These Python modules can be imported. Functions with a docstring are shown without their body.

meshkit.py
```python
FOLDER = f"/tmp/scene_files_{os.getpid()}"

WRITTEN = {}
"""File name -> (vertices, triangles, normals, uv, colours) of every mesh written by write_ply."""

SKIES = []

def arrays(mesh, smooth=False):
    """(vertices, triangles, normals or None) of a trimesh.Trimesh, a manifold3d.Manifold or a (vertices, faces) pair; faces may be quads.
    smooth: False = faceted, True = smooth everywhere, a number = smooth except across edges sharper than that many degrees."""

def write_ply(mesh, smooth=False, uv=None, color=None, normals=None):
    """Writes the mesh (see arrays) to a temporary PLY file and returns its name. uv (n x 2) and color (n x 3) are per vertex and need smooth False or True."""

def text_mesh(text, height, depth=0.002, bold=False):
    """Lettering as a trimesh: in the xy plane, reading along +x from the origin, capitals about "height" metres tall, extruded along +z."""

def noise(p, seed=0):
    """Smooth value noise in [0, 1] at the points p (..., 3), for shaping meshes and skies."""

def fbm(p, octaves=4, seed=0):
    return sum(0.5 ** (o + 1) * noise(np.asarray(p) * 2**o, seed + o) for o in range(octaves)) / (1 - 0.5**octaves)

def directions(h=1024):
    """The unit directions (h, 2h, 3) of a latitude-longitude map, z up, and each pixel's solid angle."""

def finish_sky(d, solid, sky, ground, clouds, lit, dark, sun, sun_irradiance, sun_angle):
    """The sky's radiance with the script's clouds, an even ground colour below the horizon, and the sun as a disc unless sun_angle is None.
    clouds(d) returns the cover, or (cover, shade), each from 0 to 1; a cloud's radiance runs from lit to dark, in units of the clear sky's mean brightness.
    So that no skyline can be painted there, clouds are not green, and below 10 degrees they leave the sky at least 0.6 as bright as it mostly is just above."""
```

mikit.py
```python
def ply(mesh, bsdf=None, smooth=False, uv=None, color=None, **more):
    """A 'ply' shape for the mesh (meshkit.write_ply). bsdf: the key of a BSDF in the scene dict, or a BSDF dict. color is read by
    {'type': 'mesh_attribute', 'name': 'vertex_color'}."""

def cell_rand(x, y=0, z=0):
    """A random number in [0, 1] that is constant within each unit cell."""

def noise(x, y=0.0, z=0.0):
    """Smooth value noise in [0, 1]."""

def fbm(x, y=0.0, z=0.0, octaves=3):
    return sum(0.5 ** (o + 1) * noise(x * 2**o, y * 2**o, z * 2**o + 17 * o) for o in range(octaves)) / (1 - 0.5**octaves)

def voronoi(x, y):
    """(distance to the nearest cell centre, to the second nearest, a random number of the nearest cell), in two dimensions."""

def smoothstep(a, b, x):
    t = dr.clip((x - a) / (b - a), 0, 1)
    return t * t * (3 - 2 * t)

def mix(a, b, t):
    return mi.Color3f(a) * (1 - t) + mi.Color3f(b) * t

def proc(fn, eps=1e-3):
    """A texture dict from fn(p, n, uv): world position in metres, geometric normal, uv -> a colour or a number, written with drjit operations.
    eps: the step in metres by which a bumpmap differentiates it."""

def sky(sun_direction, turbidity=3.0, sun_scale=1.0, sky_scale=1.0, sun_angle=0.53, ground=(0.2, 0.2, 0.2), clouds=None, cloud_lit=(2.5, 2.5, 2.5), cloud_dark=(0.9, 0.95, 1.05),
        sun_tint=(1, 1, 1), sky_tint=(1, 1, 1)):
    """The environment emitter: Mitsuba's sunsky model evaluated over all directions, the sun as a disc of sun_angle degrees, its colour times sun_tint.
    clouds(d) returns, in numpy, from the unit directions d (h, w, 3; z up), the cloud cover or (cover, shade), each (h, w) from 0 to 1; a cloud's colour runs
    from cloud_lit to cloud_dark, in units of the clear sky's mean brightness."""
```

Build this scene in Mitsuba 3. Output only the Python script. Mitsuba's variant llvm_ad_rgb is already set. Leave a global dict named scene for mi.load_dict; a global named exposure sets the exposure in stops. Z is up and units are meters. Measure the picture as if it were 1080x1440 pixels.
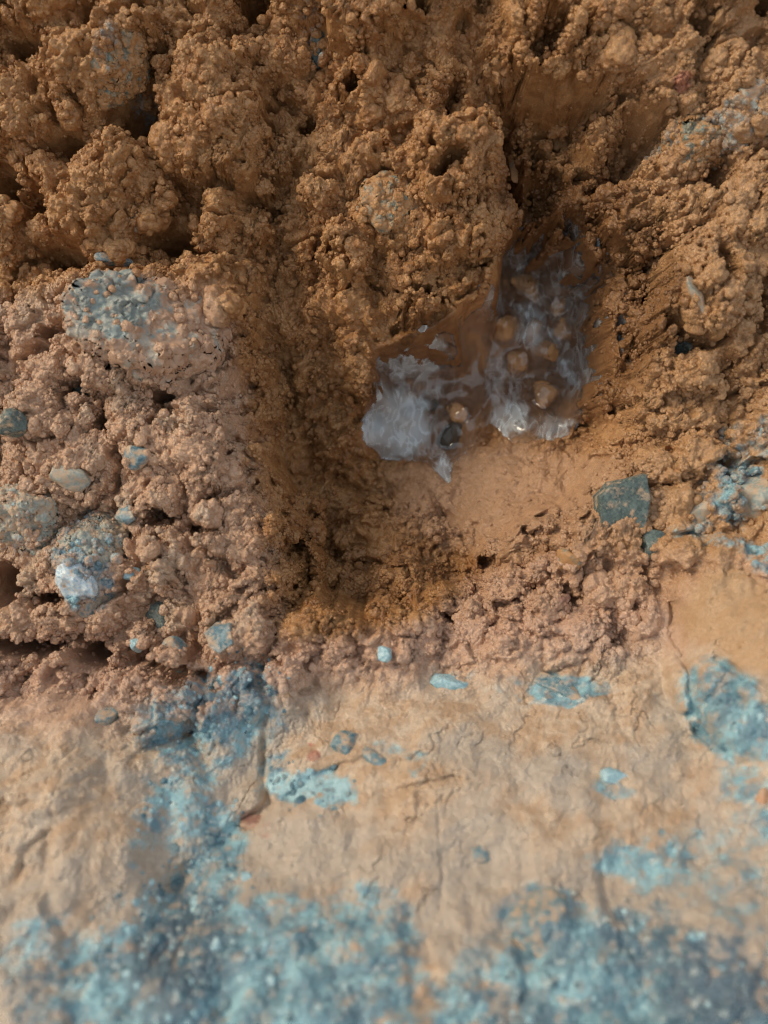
import math, numpy as np, trimesh, mitsuba as mi, drjit as dr, mikit, meshkit
from scipy.interpolate import LinearNDInterpolator, RegularGridInterpolator
from scipy.ndimage import gaussian_filter, minimum_filter, median_filter, distance_transform_edt
from scipy.spatial import cKDTree
T = mi.ScalarTransform4f
rng = np.random.default_rng(7)
scene, labels = {}, {}

# ------------------------------------------------------------------ camera, sky, exposure
# The soil bank is modelled on its own axes (millimetres): u to the right, v up the bank, w out of the bank.
PITCH = math.radians(40.0)
X = np.array([1.0, 0, 0])
V = np.array([0, math.sin(PITCH), math.cos(PITCH)])
W = np.array([0, -math.cos(PITCH), math.sin(PITCH)])
BASE = np.array([0, 0, 0.30])
D = 250.0                                             # camera distance in mm
def world(p):
    p = np.asarray(p, float) * 1e-3
    return BASE + p[..., :1] * X + p[..., 1:2] * V + p[..., 2:3] * W
eye = world(np.array([0.0, 0.0, D]))
scene['camera'] = {'type': 'thinlens', 'fov': 2 * math.degrees(math.atan(108.0 / D)), 'fov_axis': 'x',
                   'aperture_radius': 0.0019, 'focus_distance': 0.241, 'near_clip': 0.005, 'far_clip': 50.0,
                   'to_world': T().look_at(origin=eye.tolist(), target=world(np.zeros(3)).tolist(), up=V.tolist())}
scene['sky'] = mikit.sky([-0.72, -0.10, 0.64], turbidity=3, sun_scale=0.58, sun_angle=27, clouds=lambda d: 1.0,
                         cloud_lit=(2.15, 2.28, 2.46))
exposure = 1.62

# ------------------------------------------------------------------ helpers
def L(px, py, w):
    k = (D - w) / D / 5.0
    return np.stack(np.broadcast_arrays((np.asarray(px, float) - 540) * k, (720 - np.asarray(py, float)) * k, w), -1)
def smoothstep(a, b, x):
    t = np.clip((x - a) / (b - a), 0, 1)
    return t * t * (3 - 2 * t)
TURN = trimesh.transformations.euler_matrix(.6, .9, .4)[:3, :3]      # noise lattices never line up with the bank's axes
def fbm(p, scale, octaves=3, seed=0):
    return meshkit.fbm(np.asarray(p) @ TURN / scale + 31.7, octaves, seed)

# ------------------------------------------------------------------ the bank's large forms: (column, row, w) measured along sight lines
ctrl = []
def row(y, *xs):
    ctrl.extend((x, y, w) for x, w in xs)
row(-330, (-500, 30), (0, 24), (540, 26), (1100, 40), (1600, 50))
row(-120, (-350, 14), (0, 12), (200, 8), (380, 2), (600, 14), (800, 18), (1080, 26), (1400, 40))
row(20, (-250, 10), (0, 10), (90, 12), (200, 8), (255, -2), (300, 6), (375, -8), (440, 6), (600, 12), (800, 14), (1080, 24), (1350, 36))
row(110, (0, 8), (90, 12), (180, 11), (235, -3), (290, 7), (350, 9), (400, 0), (480, 10), (560, 13), (700, 10), (850, 12), (960, 17), (1080, 23))
row(200, (-250, 8), (0, 3), (60, 5), (110, -8), (160, 2), (220, -6), (300, 3), (380, 3), (450, 9), (560, 12), (660, 12), (700, 3), (760, 10), (850, 10), (905, 10), (950, 18), (1080, 22), (1350, 36))
row(270, (20, -5), (70, 2), (130, 8), (190, 6), (240, -2), (300, 2), (360, -3), (430, 6), (540, 13), (620, 12), (690, 9), (850, 13), (880, 9), (960, 18), (1080, 24))
row(330, (0, 4), (60, -4), (120, 4), (190, 8), (235, -2), (300, 1), (380, -2), (450, 7), (540, 12), (620, 13), (690, 11), (900, 12), (1000, 19), (1080, 24))
row(375, (0, 4), (60, 4), (130, 4), (200, 1), (260, -1), (330, -2), (400, -2), (460, 3), (560, 9), (640, 12), (690, 12))
row(430, (-250, 20), (0, 9), (60, 10), (120, 13), (200, 21), (270, 20), (320, 10), (360, -3), (430, -2), (500, 4), (570, 8), (900, 13), (960, 22), (1080, 25), (1350, 40))
row(500, (0, 12), (100, 13), (200, 20), (270, 20), (325, 16), (355, -4), (420, -4), (480, -2), (515, -3), (890, 12), (960, 20), (1080, 24))
row(560, (0, 13), (100, 15), (200, 17), (300, 17), (335, 10), (362, -6), (420, -6), (480, -6), (880, 4), (930, 14), (1000, 20), (1080, 25))
row(640, (-250, 26), (0, 16), (100, 17), (200, 18), (300, 20), (350, 18), (385, -7), (440, -8), (495, -9), (850, 3), (920, 13), (1000, 21), (1080, 27), (1350, 42))
row(700, (0, 18), (100, 19), (200, 20), (300, 21), (370, 20), (400, -4), (460, -6), (540, -6), (640, -7), (730, -2), (800, 4), (860, 12), (920, 15), (1000, 23), (1080, 30))
row(760, (0, 18), (100, 20), (200, 21), (300, 22), (380, 22), (405, 0), (450, -5), (540, -2), (640, -3), (700, 4), (760, 12), (850, 18), (930, 20), (1000, 26), (1080, 34))
row(810, (0, 16), (100, 22), (200, 23), (300, 24), (385, 24), (412, 2), (450, -3), (520, -2), (600, -2), (655, 3), (690, 18), (760, 19), (850, 22), (930, 23), (970, 31), (1080, 38))
row(850, (0, 20), (100, 23), (200, 24), (300, 25), (392, 25), (420, 6.6), (460, 3), (530, 4), (562, 9), (590, 22), (690, 21), (800, 23), (930, 25), (965, 35), (1080, 42))
row(905, (-250, 32), (0, 20), (60, 19), (120, 22), (170, 23), (225, 21), (270, 26), (340, 28), (420, 28), (480, 28), (560, 27), (700, 28), (850, 30), (935, 30), (970, 39), (1080, 46), (1350, 60))
row(880, (405, 26), (430, 18), (480, 16), (520, 17), (550, 24))
row(950, (0, 33), (100, 32), (200, 31), (300, 33), (400, 33), (500, 33), (600, 33), (760, 34), (900, 37), (940, 36), (975, 44), (1080, 52))
row(1010, (0, 44), (100, 43), (200, 39), (300, 38), (400, 38), (500, 41), (600, 43), (760, 44), (900, 46), (955, 44), (985, 52), (1080, 57))
row(1090, (-250, 60), (0, 55), (90, 55), (170, 52), (230, 47), (300, 46), (370, 44), (430, 49), (520, 53), (600, 55), (760, 56), (900, 57), (980, 58), (1080, 63), (1350, 74))
row(1170, (0, 63), (90, 64), (180, 62), (230, 56), (290, 52), (340, 53), (420, 60), (520, 62), (600, 63), (760, 65), (900, 65), (1080, 68))
row(1250, (0, 70), (90, 71), (190, 68), (240, 60), (300, 64), (420, 69), (600, 72), (760, 72), (900, 72), (1080, 74))
row(1340, (-250, 82), (0, 77), (100, 76), (200, 76), (300, 77), (420, 78), (600, 80), (760, 79), (900, 80), (1080, 82), (1350, 90))
row(1450, (-300, 92), (0, 86), (200, 86), (420, 88), (600, 89), (800, 90), (1080, 92), (1400, 98))
row(1650, (-400, 104), (0, 101), (300, 102), (600, 103), (1000, 104), (1500, 110))
# the floor of the hollow, under the overhanging clods
row(470, (590, -13), (650, -15), (700, -17), (760, -17), (820, -16), (866, -9))
row(420, (660, -16), (700, -19), (760, -20), (815, -19), (862, -10))
row(370, (710, -21), (760, -23), (800, -22), (850, -12))
row(310, (722, -25), (750, -26), (785, -20), (828, -9))
row(265, (722, -24), (742, -20), (765, -6))
row(225, (712, -14), (730, -4))
row(530, (535, -10), (590, -12), (650, -12), (720, -14), (800, -14), (850, -7))
row(590, (515, -9), (570, -10), (640, -10), (720, -10), (790, -9), (830, -4))
row(640, (560, -9), (620, -10), (680, -8), (740, -6), (800, -3))
# the edge of the overhang, a step out from the floor
for x, y, w in ((500, 595, -3), (514, 527, 2), (540, 486, 6), (586, 466, 9), (636, 436, 13), (664, 391, 15), (700, 372, 16), (704, 330, 16), (711, 290, 14), (704, 245, 12), (722, 232, 2),
                (752, 232, 8), (800, 272, 9), (838, 306, 9), (864, 345, 9), (878, 400, 8), (888, 470, 7), (884, 540, 4)):
    ctrl.append((x, y, w))
ctrl = np.array(ctrl, float)
# the hollow is cut deeper than its rims
_in = (ctrl[:, 2] < 6.5) & (ctrl[:, 0] > 395) & (ctrl[:, 0] < 860) & (ctrl[:, 1] > 480) & (ctrl[:, 1] < 860)
ctrl[_in, 2] = (ctrl[_in, 2] - 6.5) * 1.8 + 2.5
_in = (ctrl[:, 2] < -8) & (ctrl[:, 1] <= 480)
ctrl[_in, 2] = (ctrl[_in, 2] + 8) * 1.4 - 16
_in = (ctrl[:, 2] < 0) & (ctrl[:, 0] < 400)
ctrl[_in, 2] *= 1.5
ctrl[:, 2] += 7 * np.exp(-((ctrl[:, 0] - 1010) / 110) ** 2 - ((ctrl[:, 1] - 470) / 190) ** 2) + 8 * np.exp(-((ctrl[:, 0] - 1050) / 85) ** 2 - ((ctrl[:, 1] - 880) / 90) ** 2)
ctrl[:, 2] += np.maximum(0, 350 - ctrl[:, 1]) * .035
_in = (ctrl[:, 0] > 354) & (ctrl[:, 0] < 480) & (ctrl[:, 1] > 480) & (ctrl[:, 1] < 600) & (ctrl[:, 2] < 8)
ctrl[_in, 2] -= 6
_in = (ctrl[:, 0] > 354) & (ctrl[:, 1] >= 600) & (ctrl[:, 1] < 830) & (ctrl[:, 2] < 8)
ctrl[_in, 2] -= 7.5 * np.clip((720 - ctrl[_in, 0]) / 160, 0, 1)
cuv = L(ctrl[:, 0], ctrl[:, 1], ctrl[:, 2])
gu, gv = np.arange(-260, 261, 1.0), np.arange(-150, 261, 1.0)
lin = LinearNDInterpolator(cuv[:, :2], cuv[:, 2])
GU, GV = np.meshgrid(gu, gv, indexing='ij')
grid = lin(GU, GV)
from scipy.interpolate import NearestNDInterpolator
bad = np.isnan(grid)
grid[bad] = NearestNDInterpolator(cuv[:, :2], cuv[:, 2])(GU[bad], GV[bad])
grid = gaussian_filter(grid, .9)
macro = RegularGridInterpolator((gu, gv), grid, bounds_error=False, fill_value=None)

def surf_uv(px, py):
    """The point of the large form under a sight line, by marching it from the front."""
    w = np.arange(110, -40, -0.25)
    p = L(px, py, w)
    s = macro(p[:, :2])
    k = np.argmax(s >= w)
    return p[k]

# ------------------------------------------------------------------ regions (centres from the picture's layout, kept as points on the bank)
def region(blobs, uv, seed=0, jitter=0.35, scale=9.0):
    """Soft blotch field: the largest of ragged ellipses, about 1 inside."""
    q = np.concatenate([uv, np.zeros_like(uv[:, :1])], 1)
    n = fbm(q, scale, 4, seed) - 0.5
    out = np.zeros(len(uv))
    for (px, py, rx, ry, s) in blobs:
        c = surf_uv(px, py)
        k = (D - c[2]) / D / 5
        d = np.hypot((uv[:, 0] - c[0]) / (rx * k), (uv[:, 1] - c[1]) / (ry * k))
        out = np.maximum(out, s * smoothstep(1.25, 0.6, d + n * 2 * jitter))
    return out

# ------------------------------------------------------------------ fine grid of the bank
NR, NC = 1260, 1000
vrow = np.concatenate([np.linspace(-112, 165, NR)])
half = np.interp(vrow, [-112, -92, -40, 0, 60, 165], [78, 84, 106, 116, 118, 122])
a = np.linspace(-1, 1, NC)
P = np.zeros((NR, NC, 3))
P[..., 0] = a[None] * half[:, None]
P[..., 1] = vrow[:, None]
uv0 = P.reshape(-1, 3)[:, :2].copy()
# rows and columns are spread evenly over the slopes, so that steep faces get as many as flat ones
def spread(p, axis, most=3.2, soft=2.5):
    p = np.moveaxis(p, axis, 1).copy()
    z = gaussian_filter(p[..., :3], (1, 1, 0))
    d = np.linalg.norm(np.diff(z, axis=1), axis=2)
    d = gaussian_filter(np.minimum(d, most * np.median(d)), soft)
    s_ = np.concatenate([np.zeros((len(p), 1)), np.cumsum(d, 1)], 1)
    for r_ in range(len(p)):
        t_ = np.linspace(0, s_[r_, -1], p.shape[1])
        p[r_] = np.stack([np.interp(t_, s_[r_], p[r_, :, k]) for k in range(p.shape[2])], 1)
    return np.moveaxis(p, 1, axis)
P[..., 2] = gaussian_filter(macro(np.clip(P[..., :2], [-259, -149], [259, 259])), 3)
P = spread(spread(P, 0), 1)
uv0 = P.reshape(-1, 3)[:, :2].copy()
pts = P.reshape(-1, 3)
idx = np.arange(NR * NC).reshape(NR, NC)
faces = np.concatenate([np.stack([idx[:-1, :-1], idx[:-1, 1:], idx[1:, 1:]], -1).reshape(-1, 3), np.stack([idx[:-1, :-1], idx[1:, 1:], idx[1:, :-1]], -1).reshape(-1, 3)])

wob = np.stack([fbm(pts, 16, 3, 1) - .5, fbm(pts, 16, 3, 2) - .5], -1) * 7 + np.stack([fbm(pts, 4, 2, 3) - .5, fbm(pts, 4, 2, 4) - .5], -1) * 1.6
edge = smoothstep(0, 14, np.minimum(half.repeat(NC) - np.abs(uv0[:, 0]), 200))
edge = np.minimum(edge, smoothstep(-112, -100, uv0[:, 1])) * smoothstep(165, 150, uv0[:, 1])
# how crumbly each place is: 1 on the broken wall, near 0 where the ledge has been smeared flat
lip = np.array([surf_uv(x, y)[:2] for x, y in ((-300, 950), (0, 950), (120, 950), (260, 955), (400, 920), (480, 908), (560, 905), (700, 885), (800, 872), (930, 852), (965, 838), (1080, 800), (1350, 780))])
below = uv0[:, 1] - np.interp(uv0[:, 0], lip[:, 0], lip[:, 1])
crumbly = np.interp(below + (fbm(pts, 22, 3, 9) - .5) * 16 + (fbm(pts, 6, 3, 10) - .5) * 8 + 4 * smoothstep(-20, -60, uv0[:, 0]), [-30, -15, -8, -3, 2], [.30, .45, .75, .95, 1.0])
smear = region([(720, 1060, 330, 95, 1), (520, 1200, 260, 130, 1), (60, 1040, 110, 60, 1), (160, 1190, 80, 80, 1), (1020, 880, 80, 60, 1), (880, 1120, 190, 110, 1)], uv0, 21, .3, 14)
rough_floor = region([(700, 680, 150, 70, 1), (490, 868, 50, 16, 1)], uv0, 22, .3)
right_soft = region([(1000, 800, 130, 90, 1)], uv0, 23)
import shapely
outline = [(505, 598), (528, 560), (522, 530), (536, 492), (575, 474), (620, 455), (660, 425), (690, 395), (712, 350), (722, 310), (760, 305), (800, 325), (832, 350), (845, 400), (852, 470), (860, 505), (850, 528), (835, 545),
           (818, 580), (800, 612), (760, 617), (722, 622), (712, 612), (690, 590), (678, 600), (655, 630), (634, 650), (628, 676), (612, 658), (600, 645), (570, 645), (540, 640), (515, 620)]
lumpy_low = region([(330, 1390, 330, 90, 1), (930, 1400, 260, 90, 1), (260, 1320, 80, 60, 1)], uv0, 26)
crumbly = crumbly * (1 - .8 * smear) * (1 - .62 * rough_floor) * (1 - .3 * right_soft)
crumbly = np.maximum(crumbly, .30 * lumpy_low)
p_ = np.concatenate([uv0, macro(uv0)[:, None]], 1)
pixel0 = np.stack([540 + 5 * D * p_[:, 0] / (D - p_[:, 2]), 720 - 5 * D * p_[:, 1] / (D - p_[:, 2])], -1)
in_slime = np.zeros(len(uv0))
m_ = (np.abs(pixel0 - [680, 480]) < [260, 280]).all(1)
sp_ = shapely.points(pixel0[m_])
in_slime[m_] = smoothstep(10, 1, shapely.distance(shapely.Polygon(outline), sp_))
crumbly = crumbly * (1 - .92 * in_slime)
in_hollow = smoothstep(-6, 3, 3 - p_[:, 2]) * (pixel0[:, 0] > 330) * (pixel0[:, 0] < 900) * (pixel0[:, 1] > 430) * (pixel0[:, 1] < 900)
in_hollow = gaussian_filter(in_hollow.reshape(NR, NC), 6).ravel()
crumbly = crumbly * (1 - .15 * in_hollow)
amp_wob = np.minimum(1, crumbly + .15)
pts[:, 2] = macro(np.clip(uv0 + wob * amp_wob[:, None] * .8, -1e3, 1e3))

PITS = []
def pit(px, py, rx, ry, depth, rot=0):
    if depth > 3.5:
        PITS.append((px, py, rx, ry, depth, rot))
    c = surf_uv(px, py)
    k = (D - c[2]) / D / 5
    du, dv = uv0[:, 0] - c[0], uv0[:, 1] - c[1]
    ca, sa = math.cos(rot), math.sin(rot)
    e = ((du * ca + dv * sa) / (rx * k)) ** 2 + ((-du * sa + dv * ca) / (ry * k)) ** 2
    near = e < 6
    n = fbm(pts[near], 3, 2, 5) - .5
    pts[near, 2] -= depth * np.exp(-(e[near] * (1 + n)) ** 1.5)
for a_ in ((375, 18, 26, 30, 11), (240, 112, 14, 12, 8), (215, 160, 22, 40, 8, .3), (100, 212, 24, 16, 9), (18, 262, 22, 26, 9), (205, 190, 30, 16, 8), (60, 290, 20, 20, 7),
           (85, 360, 40, 16, 6), (245, 345, 30, 12, 6), (30, 52, 30, 10, 6), (130, 20, 16, 14, 5), (500, 112, 12, 12, 6), (430, 165, 10, 14, 6), (578, 12, 22, 12, 7),
           (640, 135, 10, 26, 5), (975, 45, 16, 14, 7), (1075, 8, 14, 16, 7), (630, 255, 22, 10, 7, -.6), (540, 250, 10, 14, 4), (450, 350, 10, 16, 4),
           (722, 232, 15, 46, 9, -.2), (745, 285, 26, 24, 7), (706, 205, 12, 26, 7), (8, 822, 22, 22, 10), (45, 908, 45, 10, 10), (125, 926, 20, 12, 9), (230, 936, 48, 11, 10, .15), (150, 598, 16, 10, 6), (62, 705, 20, 7, 6), (225, 728, 18, 12, 6),
           (8, 590, 12, 16, 7), (115, 547, 16, 12, 7), (228, 556, 12, 7, 5), (70, 842, 30, 8, 6), (280, 740, 26, 8, 4), (90, 470, 22, 8, 5), (640, 665, 14, 7, 2.5),
           (425, 762, 12, 8, 5), (690, 795, 12, 10, 4), (545, 885, 14, 6, 3), (935, 470, 10, 18, 5), (1015, 250, 14, 30, 6), (960, 480, 16, 14, 5), (1000, 380, 12, 26, 4),
           (882, 215, 34, 26, 6), (620, 960, 22, 8, 2.6, .5), (790, 948, 34, 5, 3, .25), (810, 972, 10, 5, 2), (800, 792, 14, 6, 3), (880, 890, 60, 8, 2), (760, 912, 70, 9, 2, .1),
           (120, 1100, 22, 8, 3, .3), (150, 1014, 26, 9, 2.5), (345, 1160, 24, 8, 2.5, .4), (740, 1335, 44, 7, 3.5, -.2), (440, 1045, 16, 5, 1.5), (820, 1085, 40, 4, 1.6, -.2), (700, 1255, 36, 4, 1.2)):
    pit(*a_)

for a_ in ((300, 85, 75, 80, -5), (300, 200, 50, 40, -4), (590, 60, 70, 60, -3), (640, 235, 45, 42, -6), (565, 285, 60, 40, -5), (655, 330, 50, 50, -5), (530, 340, 60, 40, -4), (440, 250, 36, 50, -4), (480, 400, 40, 60, -4),
           (500, 480, 30, 50, -4), (130, 270, 60, 45, -4), (160, 250, 30, 30, -3), (310, 320, 50, 45, -4), (330, 380, 40, 35, -3), (530, 806, 95, 26, -6, .1), (600, 700, 50, 26, -3.5), (500, 745, 44, 26, -4), (470, 680, 36, 30, -3),
           (620, 760, 40, 20, -3), (440, 610, 40, 30, -4), (440, 540, 36, 30, -4), (280, 520, 50, 36, -4), (250, 600, 70, 40, -3), (330, 640, 34, 60, -3), (340, 760, 40, 60, -3), (945, 420, 42, 52, -5), (800, 130, 80, 50, -3), (1040, 330, 36, 70, -4),
           (820, 235, 26, 30, -4), (905, 560, 30, 60, -4), (745, 65, 60, 40, -3), (1010, 100, 60, 50, -3), (1040, 885, 75, 80, -6), (70, 870, 60, 22, -4), (190, 890, 50, 26, -4), (60, 620, 60, 40, -3), (50, 1065, 70, 45, -3), (150, 1160, 70, 60, -4), (600, 1090, 30, 16, -2)):
    pit(*a_)

def groove(line, width, depth, seed=0):
    q = np.array([surf_uv(x, y)[:2] for x, y in line])
    best = np.full(len(uv0), 1e9)
    w2 = uv0 + wob * .35
    for s, e in zip(q[:-1], q[1:]):
        d = e - s
        t = np.clip(((w2 - s) @ d) / (d @ d), 0, 1)
        best = np.minimum(best, np.hypot(*(w2 - s - t[:, None] * d).T))
    near = best < 4 * width
    n = .35 + 1.2 * fbm(pts[near], 5, 2, seed + 40)
    pts[near, 2] -= depth * n * np.exp(-(best[near] / width) ** 2)
def normals(p):
    g = p.reshape(NR, NC, 3)
    n = np.cross(np.gradient(g, axis=1), np.gradient(g, axis=0)).reshape(-1, 3)
    return n / (np.linalg.norm(n, axis=1, keepdims=True) + 1e-12)
def smooth_normals(p, s):
    n = np.stack([gaussian_filter(normals(p)[:, k].reshape(NR, NC), s) for k in range(3)], -1).reshape(-1, 3)
    return n / (np.linalg.norm(n, axis=1, keepdims=True) + 1e-12)

def lumps(p, r, amp, sigma, seed, density=1.5, spread=.35, keep=None, blur=0.0):
    """Pushes the surface out into a union of balls of about radius r (mm) that sit on it: crumbs with sharp creases between them."""
    rg = np.random.default_rng(seed)
    step = np.linalg.norm(np.diff(p.reshape(NR, NC, 3), axis=1), axis=2).mean() * np.linalg.norm(np.diff(p.reshape(NR, NC, 3), axis=0), axis=2).mean()
    n_seed = int(density * len(p) * step / (math.pi * r * r))
    c = p[rg.integers(0, len(p), n_seed)] + rg.normal(0, .25 * r, (n_seed, 3))
    rad = r * np.exp(rg.normal(0, spread, n_seed))
    warp = np.stack([fbm(p, r * 1.2, 2 if r > .8 else 1, seed + k) - .5 for k in (11, 12, 13)], -1) * r * 1.3
    q = p + warp
    d, i = cKDTree(c).query(q, k=5, workers=-1)
    tilt = rg.normal(0, .8, (n_seed, 3)).astype(np.float32)
    h = np.zeros(len(p))
    for k in range(5):
        lean = 1 + np.clip(np.einsum('ij,ij->i', q - c[i[:, k]], tilt[i[:, k]]) / rad[i[:, k]], -.65, .65)
        h = np.maximum(h, (.55 * np.sqrt(np.maximum(0, rad[i[:, k]] ** 2 - d[:, k] ** 2)) + .6 * np.maximum(0, rad[i[:, k]] - d[:, k])) * lean)
    h = np.minimum(h, 1.7 * r)
    n = smooth_normals(p, sigma)
    a_ = amp * (keep if keep is not None else 1.0)
    return p + n * ((h - .55 * r) * a_ * edge)[:, None]

relief = (1 - .75 * crumbly) * edge
pts[:, 2] += ((fbm(pts, 17, 3, 50) - .5) * 9.0 + (np.abs(fbm(pts, 8, 3, 55) - .5) * 2 - .3) * 2.0 + (fbm(pts, 3, 3, 56) - .5) * 1.2) * relief
def front():
    """Takes the outermost surface of the lumped bank and meshes it afresh with even triangles."""
    global pts, uv0, wob, crumbly, in_slime, edge, smear, rough_floor
    cell, o = .4, pts[:, :2].min(0)
    ij = np.round((pts[:, :2] - o) / cell).astype(int)
    G = np.full(ij.max(0) + 1, -1e9)
    np.maximum.at(G, (ij[:, 0], ij[:, 1]), pts[:, 2])
    near = distance_transform_edt(G < -1e8, return_distances=False, return_indices=True)
    G = gaussian_filter(median_filter(G[tuple(near)], 3), .7)
    f = RegularGridInterpolator((o[0] + cell * np.arange(G.shape[0]), o[1] + cell * np.arange(G.shape[1])), G, bounds_error=False, fill_value=None)
    N = np.zeros((NR, NC, 3))
    N[..., 0], N[..., 1] = a[None] * half[:, None], vrow[:, None]
    N[..., 2] = f(N[..., :2])
    N = spread(spread(N, 0, 1.9, 6), 1, 1.9, 6)
    N[..., 2] = f(N[..., :2])
    N = N.reshape(-1, 3)
    i = cKDTree(pts).query(N, workers=-1)[1]
    pts, uv0, wob = N, N[:, :2].copy(), wob[i]
    crumbly, in_slime, edge, smear, rough_floor = (x[i] for x in (crumbly, in_slime, edge, smear, rough_floor))
k1 = crumbly * np.clip(.35 + 1.3 * fbm(pts, 30, 2, 51), 0, 1.3) * (1 - .65 * in_hollow)
pts = lumps(pts, 8.5, .85, 9, 101, 1.1, .35, k1)
pts = lumps(pts, 3.6, .75, 6, 102, 1.2, .5, crumbly * np.clip(.1 + 1.5 * fbm(pts, 14, 2, 52), .1, 1.25))
front()
def dark_gaps():
    # open holes and cracks between the clods
    w2 = uv0 + wob * .5
    for px, py, rx, ry, depth, rot in PITS:
        c = surf_uv(px, py)
        k = 1.12 * (D - c[2]) / D / 5
        du, dv = w2[:, 0] - c[0], w2[:, 1] - c[1]
        ca, sa = math.cos(rot), -math.sin(rot)
        e = ((du * ca + dv * sa) / (rx * k)) ** 2 + ((-du * sa + dv * ca) / (ry * k)) ** 2
        near = e < 4
        pts[near, 2] -= 3.0 * depth * np.exp(-(e[near] * (.6 + .9 * fbm(pts[near], 3, 2, 5))) ** 2)
    f = np.abs(fbm(uv0 @ np.array([[1, 0, 0], [0, 1.25, 0]]), 15, 3, 57) - .5)
    g_ = np.abs(fbm(uv0 @ np.array([[1, 0, 0], [0, 1.4, 0]]), 8, 3, 58) - .5)
    sel = smoothstep(.42, .62, fbm(pts * [1, 1, 0], 18, 2, 59))
    pts[:, 2] -= (6.5 * smoothstep(.05, 0, f) * sel + 3.5 * smoothstep(.05, 0, g_) * (1 - sel * .6)) * np.clip(crumbly * 1.3 - .3, 0, 1) * edge
def relax(s_):
    global pts
    pts = np.stack([gaussian_filter(pts[:, k].reshape(NR, NC), s_, mode='nearest').ravel() for k in range(3)], 1)
dark_gaps()
relax(1.0)
groove([(375, 985), (368, 1040), (366, 1090), (372, 1130)], .9, 2.4, 1)
groove([(372, 1130), (330, 1170), (290, 1195), (262, 1225), (236, 1262), (215, 1300)], 1.5, 2.6, 2)
groove([(372, 1140), (430, 1105), (480, 1080), (560, 1062)], 1.0, 1.6, 3)
groove([(948, 850), (950, 920), (960, 985), (985, 1030)], .9, 4.0, 4)
groove([(0, 1132), (40, 1128), (78, 1118)], 1.0, 1.5, 5)
groove([(75, 1170), (40, 1195), (25, 1235)], .8, 1.8, 6)
groove([(1000, 925), (1045, 955), (1090, 985)], .8, 2.0, 7)
groove([(560, 1112), (600, 1096), (650, 1094)], .6, 1.3, 8)
groove([(615, 1130), (622, 1230), (616, 1290)], .5, .6, 9)
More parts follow.
